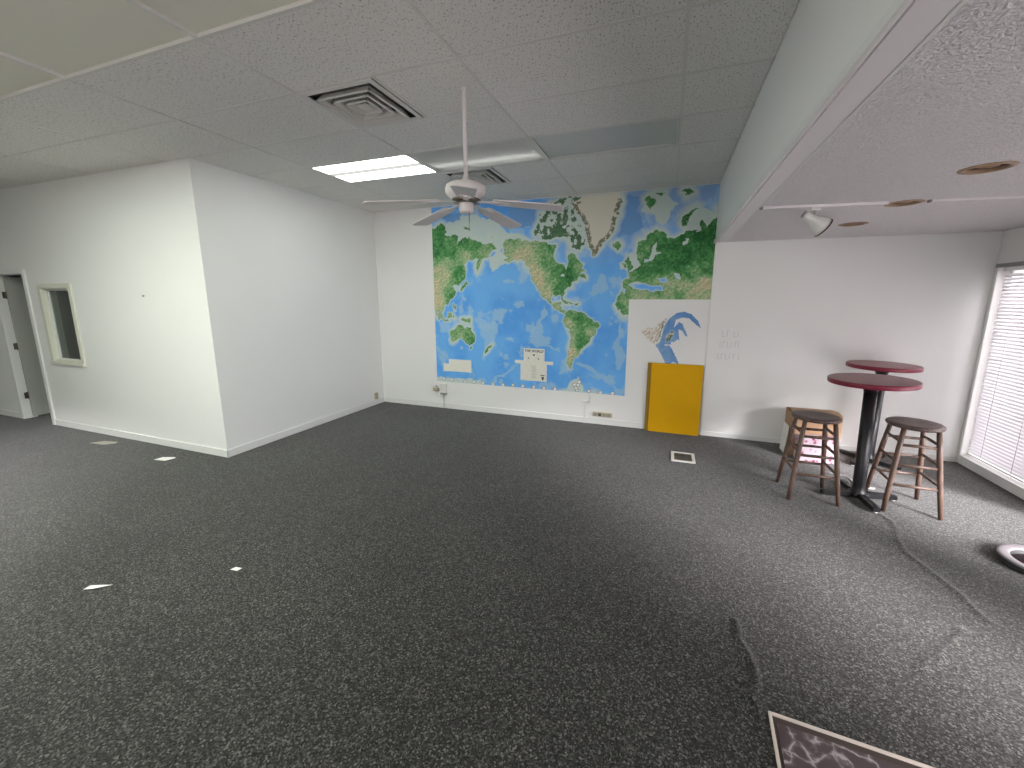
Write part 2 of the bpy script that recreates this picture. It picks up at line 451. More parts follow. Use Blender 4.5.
# ------------------------------------------------------------------ setting: windows and door
w1 = struct('window_1', MB().box(XR - .022, XR + .135, W1Y0 - .02, W1Y1 + .015, W1Z0 - .022, W1Z0, .004), M['trim'])
b = MB().use(M['trim'])
for y0, y1, z0, z1 in ((W1Y0, W1Y0 + .05, W1Z0, W1Z1), (W1Y1 - .04, W1Y1, W1Z0, W1Z1), (W1Y0, W1Y1, W1Z1 - .04, W1Z1), (W1Y0, W1Y1, W1Z0, W1Z0 + .04)):
    b.box(XR + .09, XR + .135, y0, y1, z0, z1)
b.build('window_frame', None, w1)
b = MB().use(M['trim']).box(XR - .010, XR + .004, W1Y1 - .004, W1Y1 + .030, W1Z0, W1Z1 + .03, .002)
b.use(M['grey_plastic']).box(XR - .012, XR + .006, W1Y0 - .03, W1Y1 + .03, W1Z1 - .002, W1Z1 + .034, .002)
b.build('window_casing', None, w1)
MB().box(XR + .110, XR + .116, W1Y0 + .04, W1Y1 - .03, W1Z0 + .03, W1Z1 - .03).build('pane', M['glass'], w1)
w2 = struct('window_2', MB().box(XR - .02, XR + .135, W2Y0, W2Y1, W2Z0 - .02, W2Z0), M['trim'])
b = MB()
for y0, y1, z0, z1 in ((W2Y0, W2Y0 + .05, W2Z0, W2Z1), (W2Y1 - .05, W2Y1, W2Z0, W2Z1), (W2Y0, W2Y1, W2Z1 - .05, W2Z1), (W2Y0, W2Y1, W2Z0, W2Z0 + .06)):
    b.box(XR + .05, XR + .1, y0, y1, z0, z1)
b.build('window_frame', M['grey_plastic'], w2)
MB().box(XR + .070, XR + .076, W2Y0 + .04, W2Y1 - .04, W2Z0 + .05, W2Z1 - .04).build('pane', M['glass'], w2)
w5 = struct('added_low_window', MB().box(XR - .02, XR + .135, W5Y0, W5Y1, W2Z0 - .02, W2Z0), M['trim'])  # unseen window added for floor light, kept low so sun misses the back wall
b = MB()
for y0, y1, z0, z1 in ((W5Y0, W5Y0 + .05, W2Z0, W5Z1), (W5Y1 - .05, W5Y1, W2Z0, W5Z1), (W5Y0, W5Y1, W5Z1 - .05, W5Z1), (W5Y0, W5Y1, W2Z0, W2Z0 + .06)):
    b.box(XR + .05, XR + .1, y0, y1, z0, z1)
b.build('window_frame', M['grey_plastic'], w5)
MB().box(XR + .070, XR + .076, W5Y0 + .04, W5Y1 - .04, W2Z0 + .05, W5Z1 - .04).build('pane', M['glass'], w5)
w3 = struct('added_near_window', MB().box(NX0, NX1, YN - .11, YN + .02, NZ0 - .02, NZ0), M['trim'])  # unseen window added behind the camera, sized to balance light on the walls
b = MB()
for x0, x1, z0, z1 in ((NX0, NX0 + .05, NZ0, NZ1), (NX1 - .05, NX1, NZ0, NZ1), (-2.33, -2.28, NZ0, NZ1), (NX0, NX1, NZ1 - .05, NZ1), (NX0, NX1, NZ0, NZ0 + .06)):
    b.box(x0, x1, YN - .1, YN - .05, z0, z1)
b.build('window_frame', M['grey_plastic'], w3)
MB().box(NX0 + .04, NX1 - .04, YN - .076, YN - .070, NZ0 + .05, NZ1 - .04).build('pane', M['glass'], w3)

w4 = struct('window_4', MB().box(WX0 - .055, WX1 + .055, YP - .030, YP + .002, WZ0 - .045, WZ0 - .002, .005), M['cream'])   # the stool
b = MB().use(M['cream'])
for x0, x1, z0, z1 in ((WX0 - .06, WX0 + .004, WZ0 - .002, WZ1 - .004), (WX1 - .004, WX1 + .06, WZ0 - .002, WZ1 - .004), (WX0 - .06, WX1 + .06, WZ1 - .004, WZ1 + .06)):
    b.box(x0, x1, YP - .018, YP + .002, z0, z1, .004)
for x0, x1, z0, z1 in ((WX0, WX0 + .012, WZ0 + .012, WZ1 - .012), (WX1 - .012, WX1, WZ0 + .012, WZ1 - .012), (WX0, WX1, WZ1 - .012, WZ1), (WX0, WX1, WZ0 - .001, WZ0 + .012)):
    b.box(x0, x1, YP, YP + .13, z0, z1)
b.build('window_casing', None, w4)
b = MB()
for x0, x1, z0, z1 in ((WX0 + .012, WX0 + .05, WZ0 + .012, WZ1 - .012), (WX1 - .03, WX1 - .012, WZ0 + .012, WZ1 - .012), (WX0 + .012, WX1 - .012, WZ1 - .03, WZ1 - .012), (WX0 + .012, WX1 - .012, WZ0 + .012, WZ0 + .03)):
    b.box(x0, x1, YP + .035, YP + .065, z0, z1)
b.build('window_frame', M['trim'], w4)
MB().box(WX0 + .03, WX1 - .02, YP + .048, YP + .052, WZ0 + .02, WZ1 - .02).build('pane', M['office_glass'], w4)

d1 = struct('door_1', MB().box(DX0 + .004, DX0 + .044, YP + .075, YP + .93, .025, 2.03, .002), M['door'])
b = MB().use(M['trim'])
for x0, x1, z0, z1 in ((DX0 - .055, DX0 + .006, 0, DZ - .006), (DX1 - .006, DX1 + .06, 0, DZ - .006), (DX0 - .055, DX1 + .06, DZ - .006, DZ + .055)):
    b.box(x0, x1, YP - .018, YP + .002, z0, z1, .004)
for x0, x1, z0, z1 in ((DX0, DX0 + .010, 0, DZ - .010), (DX1 - .010, DX1, 0, DZ - .010), (DX0, DX1, DZ - .010, DZ)):
    b.box(x0, x1, YP, YP + .065 if x0 == DX0 and x1 < DX1 else YP + .13, z0, z1)
b.build('door_casing', None, d1)
for z in (1.78, 1.06, .34):
    b = MB().box(DX0 + .010, DX0 + .016, YP + .035, YP + .075, z - .045, z + .045, .001)
    b.lathe([(.008, z - .05), (.008, z + .05)], 10, T(DX0 + .016, YP + .068, 0))
    b.build('hinge', M['brass'], d1)
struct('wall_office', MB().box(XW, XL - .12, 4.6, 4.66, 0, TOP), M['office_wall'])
sw = MB().box(-8.02, -7.95, 4.585, 4.60, 1.45, 1.57, .003).build('light_switch', M['ink'])
tag(sw, 'dark wall switch seen through the small office window', 'switch')

# ------------------------------------------------------------------ fluorescent ceiling lights
def fixture(x0, y0, state, label):
    t = thing('ceiling_light', (x0 + .61, y0 + .305, CEIL), label, 'ceiling light', 'recessed fluorescent panels')
    b = MB().use(M['trim'])
    a, c = .598, .293
    b.box(-a, a, -c, c, .11, .12)
    for q in ((-a, -a + .006, -c, c), (a - .006, a, -c, c), (-a, a, -c, -c + .006), (-a, a, c - .006, c)): b.box(*q, .006, .11)
    b.build('housing', None, t)
    b = MB().use(M['tee'])
    for q in ((-a, -a + .016, -c, c), (a - .016, a, -c, c), (-a, a, -c, -c + .016), (-a, a, c - .016, c)): b.box(*q, .001, .007)
    b.build('frame', None, t)
    a -= .014; c -= .014
    if state in ('on', 'strong'):
        b = MB()
        for k, (v0, v1) in enumerate(((-c, -.05), (-.05, .05), (.05, c))):
            b.use(M['lens_mid'] if k == 1 else M['lens_on'] if state == 'on' else M['lens_strong']).box(-a, a, v0, v1, .004, .008)
        b.build('lens', None, t)
    elif state == 'dim':
        MB().box(-a, a, -c, c, .004, .006).build('lens', M['panel_dim'], t)
        MB().tube([(-a + .02, .12, .045), (a - .02, .12, .045)], .013, 12).build('tube', M['tube'], t)
    else:
        MB().box(-a, a, -c, c, .016, .020).build('lens', M['panel_off'], t)
    return t
fixture(-3.66, 3.53, 'on', 'brightly lit rectangular ceiling panel left of the ceiling fan')
fixture(-2.44, 3.53, 'dim', 'dim ceiling panel with one faint glowing streak behind the fan rod')
fixture(-1.22, 3.53, 'off', 'unlit blue-grey ceiling light panel right of the ceiling fan')
fixture(-6.10, .48, 'strong', 'lit ceiling panel over the left side of the carpet, out of view')
fixture(-4.88, .48, 'strong', 'lit ceiling panel over the carpet near the outer wall corner, out of view')
fixture(-3.66, .48, 'strong', 'added unseen lit ceiling panel over the open carpet left of the viewer')  # extra lamp added out of view to make up for the smaller near window

# ------------------------------------------------------------------ air diffusers
def diffuser(x, y, label):
    t = thing('air_diffuser', (x, y, CEIL), label, 'air vent', 'square ceiling air diffusers')
    b = MB().use(M['dark']); b.box(-.29, .29, -.29, .29, .10, .11)
    for q in ((-.29, -.27, -.29, .29), (.27, .29, -.29, .29), (-.29, .29, -.29, -.27), (-.29, .29, .27, .29)): b.box(*q, .0, .10)
    b.build('duct_box', None, t)
    b = MB()
    for q in ((-.295, -.262, -.295, .295), (.262, .295, -.295, .295), (-.262, .262, -.295, -.262), (-.262, .262, .262, .295)): b.box(*q, -.006, .002, .001)
    b.build('outer_frame', M['tee'], t)
    for h, dz in ((.222, -.020), (.155, -.014), (.092, -.010)):
        b = MB(); lip = .014
        lo, hi = h, h - .034
        for k in range(4):
            R = Rz(k * PI / 2)
            for (za, ra, zb, rb) in ((dz, lo, dz + .05, hi),):
                p = [Vector((-ra, -ra, za)), Vector((ra, -ra, za)), Vector((rb, -rb, zb)), Vector((-rb, -rb, zb))]
                q = [v + Vector((0, -.003, -.0015)) for v in p]
                b.quad([R @ v for v in p]); b.quad([R @ v for v in q])
                b.quad([R @ v for v in (p[0], p[1], q[1], q[0])])
            b.box(-h - .004, h + .004, -h - .004, -h + lip, dz - .003, dz + .001, mx=R)
        b.build('louvre', M['tee'], t)
    MB().box(-.045, .045, -.045, .045, -.006, .0, .002).build('center_plate', M['tee'], t)
    return t
diffuser(-2.135, 2.615, 'nearer square louvred ceiling vent, left of the fan rod')
diffuser(-2.135, 4.445, 'farther square louvred ceiling vent, partly behind the fan motor')

# ------------------------------------------------------------------ ceiling fan
t = thing('ceiling_fan', (-1.343, 2.616, CEIL), 'white five-blade ceiling fan on a long down rod', 'ceiling fan')
MB().lathe([(.017, .003), (.0135, -.01), (.0135, -.59)], 16).build('down_rod', M['fan'], t)
MB().lathe([(.02, -.545), (.03, -.565), (.05, -.578), (.105, -.586), (.134, -.602), (.140, -.625), (.138, -.650), (.122, -.668), (.105, -.680), (.10, -.688)], 48).build('motor_housing', M['fan'], t)
MB().lathe([(.098, -.688), (.100, -.696), (.095, -.706), (.04, -.712)], 32).build('flywheel', M['brass'], t)
MB().lathe([(.046, -.706), (.050, -.716), (.050, -.762), (.042, -.774), (.015, -.778)], 32).build('switch_housing', M['fan'], t)
MB().tube([(.03, -.02, -.772), (.031, -.021, -.83), (.031, -.021, -.89)], .0022, 6).build('pull_chain', M['brass'], t)
def blade_outline():
    pts = []
    r0, r1, w0, w1, c = .20, .665, .056, .072, .035
    def arc(cx, cy, a0, a1):
        for k in range(6):
            a = a0 + (a1 - a0) * k / 5; pts.append((cx + c * math.cos(a), cy + c * math.sin(a)))
    arc(r1 - c, w1 - c, PI / 2, 0); arc(r1 - c, -w1 + c, 0, -PI / 2)
    c = .02; arc(r0 + c, -w0 + c, -PI / 2, -PI); arc(r0 + c, w0 - c, PI, PI / 2)
    return pts
tilt = T(0, 0, -.688) @ Matrix.Rotation(math.radians(7), 4, 'Y') @ Matrix.Rotation(math.radians(-5), 4, 'X')
bl = MB().prism(blade_outline(), -.004, .003, tilt).build('blade', M['blade'], t)
b = MB().prism([(.20, .030), (.27, .040), (.30, .018), (.305, 0), (.30, -.018), (.27, -.040), (.20, -.030), (.16, -.012), (.07, -.018), (.07, .018), (.16, .012)], -.010, -.004, tilt)
for px, py in ((.235, .022), (.235, -.022), (.285, 0)): b.lathe([(.006, -.014), (.006, -.010)], 8, tilt @ T(px, py, 0))
b.build('blade_iron', M['brass'] if False else M['fan'], bl)
bl.rotation_euler = (0, 0, math.radians(80))
for k in range(1, 5):
    c = copy_tree(bl, t); c.rotation_euler = (0, 0, math.radians(80 + 72 * k))

# ------------------------------------------------------------------ track light and downlights
t = thing('track_light', (.607, 3.593, LOW), 'white ceiling track with a single bell-shaped spotlight', 'track light')
ang = math.atan2(3.784 - 3.593, 2.161 - .607)
t.rotation_euler = (0, 0, ang)
MB().box(0, .80, -.016, .016, -.018, 0, .003).build('rail', M['smooth'], t)
MB().box(-.012, .004, -.018, .018, -.020, 0, .002).build('end_cap', M['grey_plastic'], t)
sx = .355
MB().box(sx - .03, sx + .03, -.014, .014, -.040, -.018, .004).build('adapter', M['white_plastic'], t)
MB().tube([(sx, 0, -.035), (sx - .004, 0, -.065), (sx - .008, 0, -.092)], .007, 10).build('stem', M['chrome'], t)
ax = Vector((.82, .06, -.57)).normalized()
sh = Vector((sx - .072, -.015, -.070))
q = Vector((0, 0, 1)).rotation_difference(ax).to_matrix().to_4x4()
MS = T(*sh) @ q @ Matrix.Scale(.88, 4)
MB().lathe([(.022, -.004), (.034, 0), (.036, .02), (.037, .065), (.045, .09), (.062, .125), (.074, .155), (.079, .185), (.076, .185), (.060, .125), (.035, .09), (.02, .085)], 36, MS, cap1=True).build('shade', M['white_plastic'], t)
MB().lathe([(.0795, .181), (.082, .184), (.082, .190), (.0765, .190)], 36, MS, cap0=False, cap1=False).build('rim', M['black'], t)
MB().lathe([(.018, -.016), (.030, -.012), (.033, .002)], 24, MS).build('back_cap', M['chrome'], t)
MB().lathe([(.018, .086), (.03, .11), (.05, .145), (.048, .16), (.0, .168)], 24, MS).build('bulb', M['panel_off'], t)
t = thing('track_rail', (1.648, 3.72, LOW), 'bare ceiling track rail without lamps, running to the window side', 'track rail')
t.rotation_euler = (0, 0, ang)
MB().box(0, 1.40, -.013, .013, -.014, 0, .003).build('rail', M['smooth'], t)
MB().box(-.01, .004, -.016, .016, -.017, 0, .002).build('end_cap', M['grey_plastic'], t)
DLAB = ['tan-trimmed recessed downlight in the low ceiling, nearest of the three', 'tan-trimmed recessed downlight just beside the ceiling track, middle of three', 'tan-trimmed recessed downlight nearest the back wall, behind the spotlight']
def downlight(x, y, label):
    t = thing('recessed_downlight', (x, y, LOW), label, 'downlight', 'recessed downlights in the low ceiling')
    MB().lathe([(.082, .012), (.082, -.004), (.09, -.007), (.108, -.003), (.110, .0), (.09, .0)], 40, cap0=False, cap1=False).build('trim_ring', M['tan_trim'], t)
    MB().lathe([(.084, .012), (.074, .05), (.064, .10), (.0, .10)], 40, cap0=False).build('baffle', M['tan_dark'], t)
    mm = T(0, 0, .05) @ Matrix.Rotation(.35, 4, 'X')
    MB().lathe([(.02, .03), (.03, .0), (.052, -.03), (.050, -.040), (.03, -.046), (0.0, -.048)], 28, mm).build('bulb', M['tan_trim'], t)
    return t
for (x, y), l in zip(DL, DLAB): downlight(x, y, l)
# ------------------------------------------------------------------ the world map mural
# coastlines measured on the wall, centimetres (x, z)
MP = {'asia':[[(-348,278),(-339,281),(-331,286),(-323,283),(-320,277),(-325,269),(-316,268),(-307,269),(-302,265),(-302,255),(-299,258),(-290,265),(-281,263),(-271,257),(-267,256),(-259,254),(-251,255),(-243,252),(-239,246),(-245,245),(-248,239),(-251,236),(-259,236),(-263,233),(-266,227),(-269,219),(-272,216),(-273,221),(-272,228),(-269,234),(-274,234),(-282,232),(-289,230),(-293,223),(-288,219),(-287,213),(-292,204),(-299,200),(-302,193),(-307,195),(-312,193),(-309,188),(-307,184),(-311,178),(-318,172),(-323,168),(-327,166),(-330,162),(-330,155),(-333,152),(-338,155),(-340,157),(-340,152),(-336,147),(-337,141),(-342,152),(-347,161),(-353,168)]],'isl':[[(-287,202),(-286,197),(-290,191),(-299,187),(-301,189),(-292,196),(-289,202)],[(-272,227),(-269,227),(-269,219),(-272,216)],[(-294,278),(-288,279),(-286,277),(-280,275),(-282,274),(-291,275)],[(-249,262),(-245,262),(-246,260)],[(-323,151),(-317,155),(-315,150),(-318,145),(-323,145)],[(-340,157),(-335,154),(-329,145),(-332,143),(-338,150)],[(-330,144),(-321,142),(-321,140),(-330,141)],[(-312,167),(-309,165),(-307,161),(-309,157),(-312,162)],[(-314,150),(-311,151),(-313,145)],[(-300,147),(-291,146),(-285,144),(-281,139),(-286,139),(-292,140),(-297,143)],[(-286,100),(-282,100),(-284,96)],[(-249,106),(-251,101),(-256,94),(-260,92),(-261,95),(-254,102)],[(-138,174),(-130,172),(-124,170),(-128,169),(-135,171)],[(-122,170),(-116,168),(-119,166)],[(-75,247),(-67,247),(-62,243),(-68,238),(-74,241)],[(-36,300),(-29,302),(-24,295),(-30,284),(-35,291)],[(29,285),(22,280),(15,273),(14,265),(9,264),(9,274),(16,281)],[(-59,225),(-53,230),(-47,215),(-52,209),(-54,215)],[(-60,221),(-56,219),(-57,213)],[(-24,306),(-17,307),(-13,303),(-18,301)],[(5,306),(15,306),(20,303),(12,300)]],'aus':[[(-320,123),(-313,129),(-305,132),(-302,136),(-296,135),(-295,132),(-292,130),(-289,134),(-286,132),(-283,126),(-277,120),(-277,113),(-281,105),(-286,103),(-289,105),(-292,110),(-298,113),(-303,113),(-311,110),(-316,108),(-319,115),(-320,119)]],'nam':[[(-230,255),(-224,259),(-213,259),(-199,256),(-189,253),(-183,255),(-172,253),(-161,251),(-157,249),(-148,250),(-149,245),(-153,243),(-155,234),(-144,228),(-138,221),(-136,229),(-133,235),(-128,237),(-124,233),(-116,225),(-109,214),(-118,210),(-108,207),(-107,203),(-116,204),(-128,198),(-131,192),(-137,186),(-139,181),(-136,172),(-133,167),(-138,171),(-143,181),(-154,181),(-157,177),(-157,172),(-153,167),(-146,171),(-142,172),(-143,166),(-139,162),(-135,160),(-136,156),(-143,159),(-149,163),(-158,167),(-165,174),(-174,184),(-179,193),(-185,202),(-187,210),(-191,219),(-197,227),(-203,231),(-213,230),(-222,225),(-228,229),(-221,234),(-229,238),(-227,245),(-230,251)]],'sam':[[(-138,149),(-135,157),(-130,160),(-122,160),(-114,159),(-106,153),(-101,148),(-93,146),(-88,144),(-88,139),(-91,132),(-93,126),(-100,121),(-105,115),(-110,108),(-114,104),(-116,99),(-119,96),(-121,90),(-124,86),(-125,79),(-122,77),(-128,78),(-131,86),(-131,94),(-129,104),(-128,112),(-127,121),(-127,129),(-131,134),(-136,139),(-138,145)]],'arch':[[(-179,279),(-173,293),(-160,300),(-143,308),(-119,308),(-116,300),(-128,292),(-122,280),(-115,264),(-111,250),(-117,239),(-125,243),(-134,257),(-146,260),(-159,256),(-183,261)]],'green':[[(-129,301),(-115,308),(-68,309),(-64,298),(-68,288),(-71,273),(-73,264),(-80,254),(-88,247),(-95,233),(-99,232),(-104,242),(-108,256),(-111,271),(-119,285),(-127,293)]],'eur':[[(-51,203),(-52,209),(-46,211),(-42,214),(-38,217),(-37,223),(-42,226),(-44,234),(-43,244),(-35,251),(-28,258),(-19,261),(-9,255),(-5,249),(3,251),(10,256),(15,257),(23,257),(31,258),(28,267),(33,269),(38,262),(42,267),(49,276),(55,274),(60,173),(-50,172),(-48,155),(-57,156),(-63,160),(-67,167),(-66,177),(-60,182),(-55,188),(-59,191),(-58,200)]],'sea':[[(-26,232),(-23,243),(-19,247),(-19,235),(-13,234),(-14,232),(-20,231),(-24,223),(-33,222),(-34,226),(-28,225)],[(-52,195),(-44,198),(-34,196),(-21,193),(-9,192),(-7,186),(-20,184),(-32,187),(-45,188)],[(-16,201),(-6,203),(-2,197),(-11,195)],[(3,209),(10,207),(12,199),(6,201)],[(-151,234),(-147,240),(-142,240),(-138,243),(-133,240),(-134,232),(-133,224),(-136,214),(-139,221),(-149,225),(-153,230)],[(12,245),(16,247),(14,250),(19,250),(17,243),(12,241)],[(-142,210),(-137,208),(-139,205),(-144,206)]],'white':[[(-321,270),(-317,285),(-294,298),(-266,294),(-240,283),(-220,269),(-186,260),(-213,260),(-229,255),(-231,243),(-221,226),(-241,214),(-250,223),(-247,235),(-239,245),(-269,259),(-301,267)],[(-350,51),(-329,52),(-297,51),(-273,48),(-261,46),(-260,34),(-351,26)],[(-125,53),(-119,61),(-113,64),(-108,58),(-106,44),(-132,42)],[(-60,221),(-49,234),(-41,228),(-37,215),(-48,210),(-54,208),(-60,212)],[(11,258),(15,280),(30,286),(49,276),(42,263),(29,257)],[(-40,304),(-20,308),(5,293),(-14,270),(-35,282)]],'deep':[[(-328,296),(-295,304),(-297,289),(-310,287),(-327,290)],[(-226,305),(-175,301),(-184,277),(-199,270),(-217,281)],[(-60,305),(-45,304),(-38,264),(-54,253),(-66,258)]],'ridge':[[(-167,168),(-160,155),(-166,143),(-168,124),(-155,121),(-155,113),(-175,106),(-184,113),(-185,129),(-175,141),(-169,149)],[(-64,146),(-60,133),(-60,111),(-52,96),(-53,77),(-61,79),(-66,92),(-70,108),(-65,125)],[(-203,82),(-225,62),(-245,46),(-254,45),(-238,57),(-216,75)],[(-122,85),(-106,84),(-77,74),(-77,68),(-102,66),(-117,61),(-92,71)],[(-273,152),(-260,148),(-240,136),(-241,121),(-248,105),(-254,90),(-261,78),(-265,85),(-260,102),(-264,110),(-271,127)],[(-87,208),(-79,204),(-76,192),(-98,178),(-97,189)],[(-167,114),(-146,107),(-145,101),(-156,106)],[(-343,103),(-325,88),(-330,82),(-345,94)]],'frag_blue':[[(-14,116),(-9,119),(-1,116),(5,116),(11,106),(17,94),(17,91),(9,95),(5,89),(0,92),(-5,102),(-10,111)],[(-4,141),(2,151),(10,158),(19,160),(28,157),(36,149),(42,137),(33,144),(25,151),(16,152),(10,149),(8,139),(5,133),(6,117),(-9,117),(-6,130)],[(3,133),(10,142),(14,147),(18,145),(23,135),(26,127),(22,129),(18,135),(14,137),(16,123),(13,124),(9,120),(5,121)]],'frag_land':[[(-33,134),(-24,139),(-16,138),(-10,145),(0,153),(-3,145),(-7,134),(-8,127),(-14,116),(-20,120),(-30,129)],[(0,127),(4,135),(8,133),(4,123),(1,121)]]}
CTL = [(-335,266,1),(-336,249,1),(-321,244,1),(-305,254,1),(-280,253,1),(-327,217,3),(-338,199,3),(-316,230,2),(-301,212,1),(-317,181,1.3),(-290,236,2.5),(-260,246,2),(-339,171,3),(-217,253,2),(-204,240,3),(-194,227,3),(-181,214,3),(-172,197,3.3),(-167,185,3),(-155,246,1.4),(-163,234,1.7),(-146,213,1),(-137,209,0.8),(-141,197,0.8),(-149,189,1),(-158,197,2),(-159,222,1.5),(-120,217,1.8),(-129,225,1.2),(-158,172,2.5),(-314,125,2),(-293,128,1.8),(-304,111,2.2),(-285,116,1.2),(-278,105,1),(-127,151,1),(-114,148,0.8),(-118,139,1),(-97,144,1.6),(-101,131,2.2),(-129,143,3),(-126,122,3),(-115,122,0.9),(-113,112,1),(-127,100,3),(-127,87,2.5),(-107,127,2),(-35,241,1.7),(-13,244,0.8),(9,240,0.4),(29,246,0.3),(43,238,0.4),(10,221,0.4),(-11,218,0.5),(-33,211,0.9),(-47,200,1.8),(-54,177,1.8),(-62,169,1),(-49,161,1.6),(-39,179,2.4),(-16,184,1),(-2,192,3.2),(19,192,3.2),(40,195,3.3),(27,180,3),(13,179,1.3),(-16,177,2.5),(45,213,0.8),(41,180,2.2),(18,207,1),(39,210,1.4)]
DOTS = [(-3.331,.487),(-3.185,.48),(-2.953,.465),(-2.796,.471),(-2.641,.463),(-2.472,.46),(-2.305,.462),(-2.142,.469),(-1.981,.466),(-1.811,.464),(-1.653,.461),(-1.486,.459),(-1.161,.47),(-.988,.469),(-.826,.46),(-.66,.462),(-1.148,.544),(-1.176,.498),(-1.13,.59),(-1.20,.545)]

def vnoise(x, z, s, seed):
    """smooth value noise in 0..1"""
    x = x * s; z = z * s; xi = np.floor(x).astype(int); zi = np.floor(z).astype(int); fx = x - xi; fz = z - zi
    fx = fx * fx * (3 - 2 * fx); fz = fz * fz * (3 - 2 * fz)
    def hsh(a, b_):
        n = (a * 374761393 + b_ * 668265263 + seed * 144665) & 0x7fffffff
        n = ((n ^ (n >> 13)) * 1274126177) & 0x7fffffff
        return ((n ^ (n >> 16)) & 0xffff) / 65535.0
    a, b_, c, d = hsh(xi, zi), hsh(xi + 1, zi), hsh(xi, zi + 1), hsh(xi + 1, zi + 1)
    return (a * (1 - fx) + b_ * fx) * (1 - fz) + (c * (1 - fx) + d * fx) * fz
def fbm(x, z, s, seed, o=4):
    t = 0; a = .5; n = 0
    for k in range(o): t = t + a * vnoise(x, z, s * 2 ** k, seed + k); n += a; a *= .55
    return t / n
def inside(x, z, poly):
    r = np.zeros(x.shape, bool); n = len(poly)
    for i in range(n):
        (ax, az), (bx, bz) = poly[i], poly[i - 1]
        if az == bz: continue
        c = ((az > z) != (bz > z)) & (x < (bx - ax) * (z - az) / (bz - az) + ax)
        r ^= c
    return r
def any_in(x, z, key): 
    r = np.zeros(x.shape, bool)
    for p in MP[key]: r |= inside(x, z, p)
    return r
def dist_field(mask, n):
    """grid distance to mask, in cells, up to n"""
    d = np.full(mask.shape, float(n)); d[mask] = 0
    for _ in range(n):
        for sh_, ax_, w in ((1, 0, 1), (-1, 0, 1), (1, 1, 1), (-1, 1, 1)):
            r = np.roll(d, sh_, ax_); d = np.minimum(d, r + w)
        for s0 in (1, -1):
            for s1_ in (1, -1): d = np.minimum(d, np.roll(np.roll(d, s0, 0), s1_, 1) + 1.414)
    return d
def lin(c): return np.array([s2l(v) for v in c])
def mixc(a, b_, t): return a + (b_ - a) * np.clip(t, 0, 1)[..., None]

RAMP = [lin(c) for c in ((30, 98, 46), (78, 150, 84), (160, 192, 142), (216, 200, 164), (190, 164, 132))]
def land_colour(x, z):
    num = 0; den = 0
    for cx, cz, k in CTL:
        w = 1 / (((x - cx) ** 2 + (z - cz) ** 2) / 100 + .4) ** 1.6
        num = num + w * k; den = den + w
    k = num / den - .25 + (fbm(x, z, .10, 5) - .5) * 1.6 + (fbm(x, z, .5, 9, 2) - .5) * 1.5
    k = np.clip(k, 0, 3.99); i = k.astype(int); f = (k - i)[..., None]
    R = np.array(RAMP); c = R[i] * (1 - f) + R[np.minimum(i + 1, 4)] * f
    relief = (fbm(x, z, .45, 77, 3) - fbm(x + .8, z - .8, .45, 77, 3)) * np.clip((k - .6) / 1.4, .2, 1)
    return c * (1 + relief * 1.0)[..., None]
def coloured_sheet(name, xs, zs, keep, col, y, m, parent=None):
    nz, nx_ = col.shape[:2]
    me = bpy.data.meshes.new(name)
    idx = np.arange(nz * nx_).reshape(nz, nx_)
    q = np.stack([idx[:-1, :-1], idx[:-1, 1:], idx[1:, 1:], idx[1:, :-1]], -1)[keep]
    used = np.unique(q); rem = np.full(nz * nx_, -1); rem[used] = np.arange(len(used))
    X, Z = np.meshgrid(xs, zs); P = np.stack([X.ravel(), np.full(X.size, y), Z.ravel()], -1)[used]
    me.from_pydata(P.tolist(), [], rem[q].tolist())
    at = me.color_attributes.new('ink', 'FLOAT_COLOR', 'POINT')
    cc = np.ones((len(used), 4), np.float32); cc[:, :3] = np.clip(col.reshape(-1, 3)[used], 0, 1)
    at.data.foreach_set('color', cc.ravel())
    me.materials.append(m)
    o = bpy.data.objects.new(name, me); COL.objects.link(o)
    md = o.modifiers.new('paper', 'SOLIDIFY'); md.thickness = .001; md.offset = 0
    if parent is not None: o.parent = parent
    return o

MX0, MX1, MZ0, MZ1 = -3.455, .484, .440, 3.096
step = .0072
xs = np.linspace(MX0, MX1, int((MX1 - MX0) / step)); zs = np.linspace(MZ0, MZ1, int((MZ1 - MZ0) / step))
X, Z = np.meshgrid(xs * 100, zs * 100)
wx = X + (fbm(X, Z, .18, 21, 5) - .5) * 8; wz = Z + (fbm(X, Z, .18, 31, 5) - .5) * 8      # ragged coast
wx2 = X + (fbm(X, Z, .07, 41, 3) - .5) * 14; wz2 = Z + (fbm(X, Z, .07, 51, 3) - .5) * 14        # sea floor
land = np.zeros(X.shape, bool)
for k in ('asia', 'isl', 'aus', 'nam', 'sam', 'eur'):
    if k in MP: land |= any_in(wx, wz, k)
arch = any_in(wx, wz, 'arch'); land |= arch & (fbm(X, Z, .21, 61, 4) > .50)
land &= ~any_in(X + (wx - X) * .4, Z + (wz - Z) * .4, 'sea')
green = any_in(X + (wx - X) * .6, Z + (wz - Z) * .6, 'green')
d_land = dist_field(land | green, 21) * .75
base = lin((114, 188, 252)); deep = lin((90, 168, 246)); ridge = lin((162, 204, 236)); shelf = lin((206, 222, 214)); lav = lin((150, 180, 220))
n1 = fbm(X, Z, .03, 71, 5)
sea = mixc(np.broadcast_to(base, X.shape + (3,)), deep, (n1 - .42) * 3)
sea = mixc(sea, lav, np.clip((Z - 215) / 60, 0, 1) * np.clip((X + 190) / 60, 0, 1) * .8)
sea = mixc(sea, ridge, np.clip((fbm(X, Z, .06, 81, 4) - .60) * 9, 0, .8))
sea = mixc(sea, ridge, any_in(wx2, wz2, 'ridge') * (.75 + .3 * (n1 - .5)))
sea = mixc(sea, shelf, any_in(wx2, wz2, 'white') * .92)
sea = mixc(sea, shelf, arch * .9)
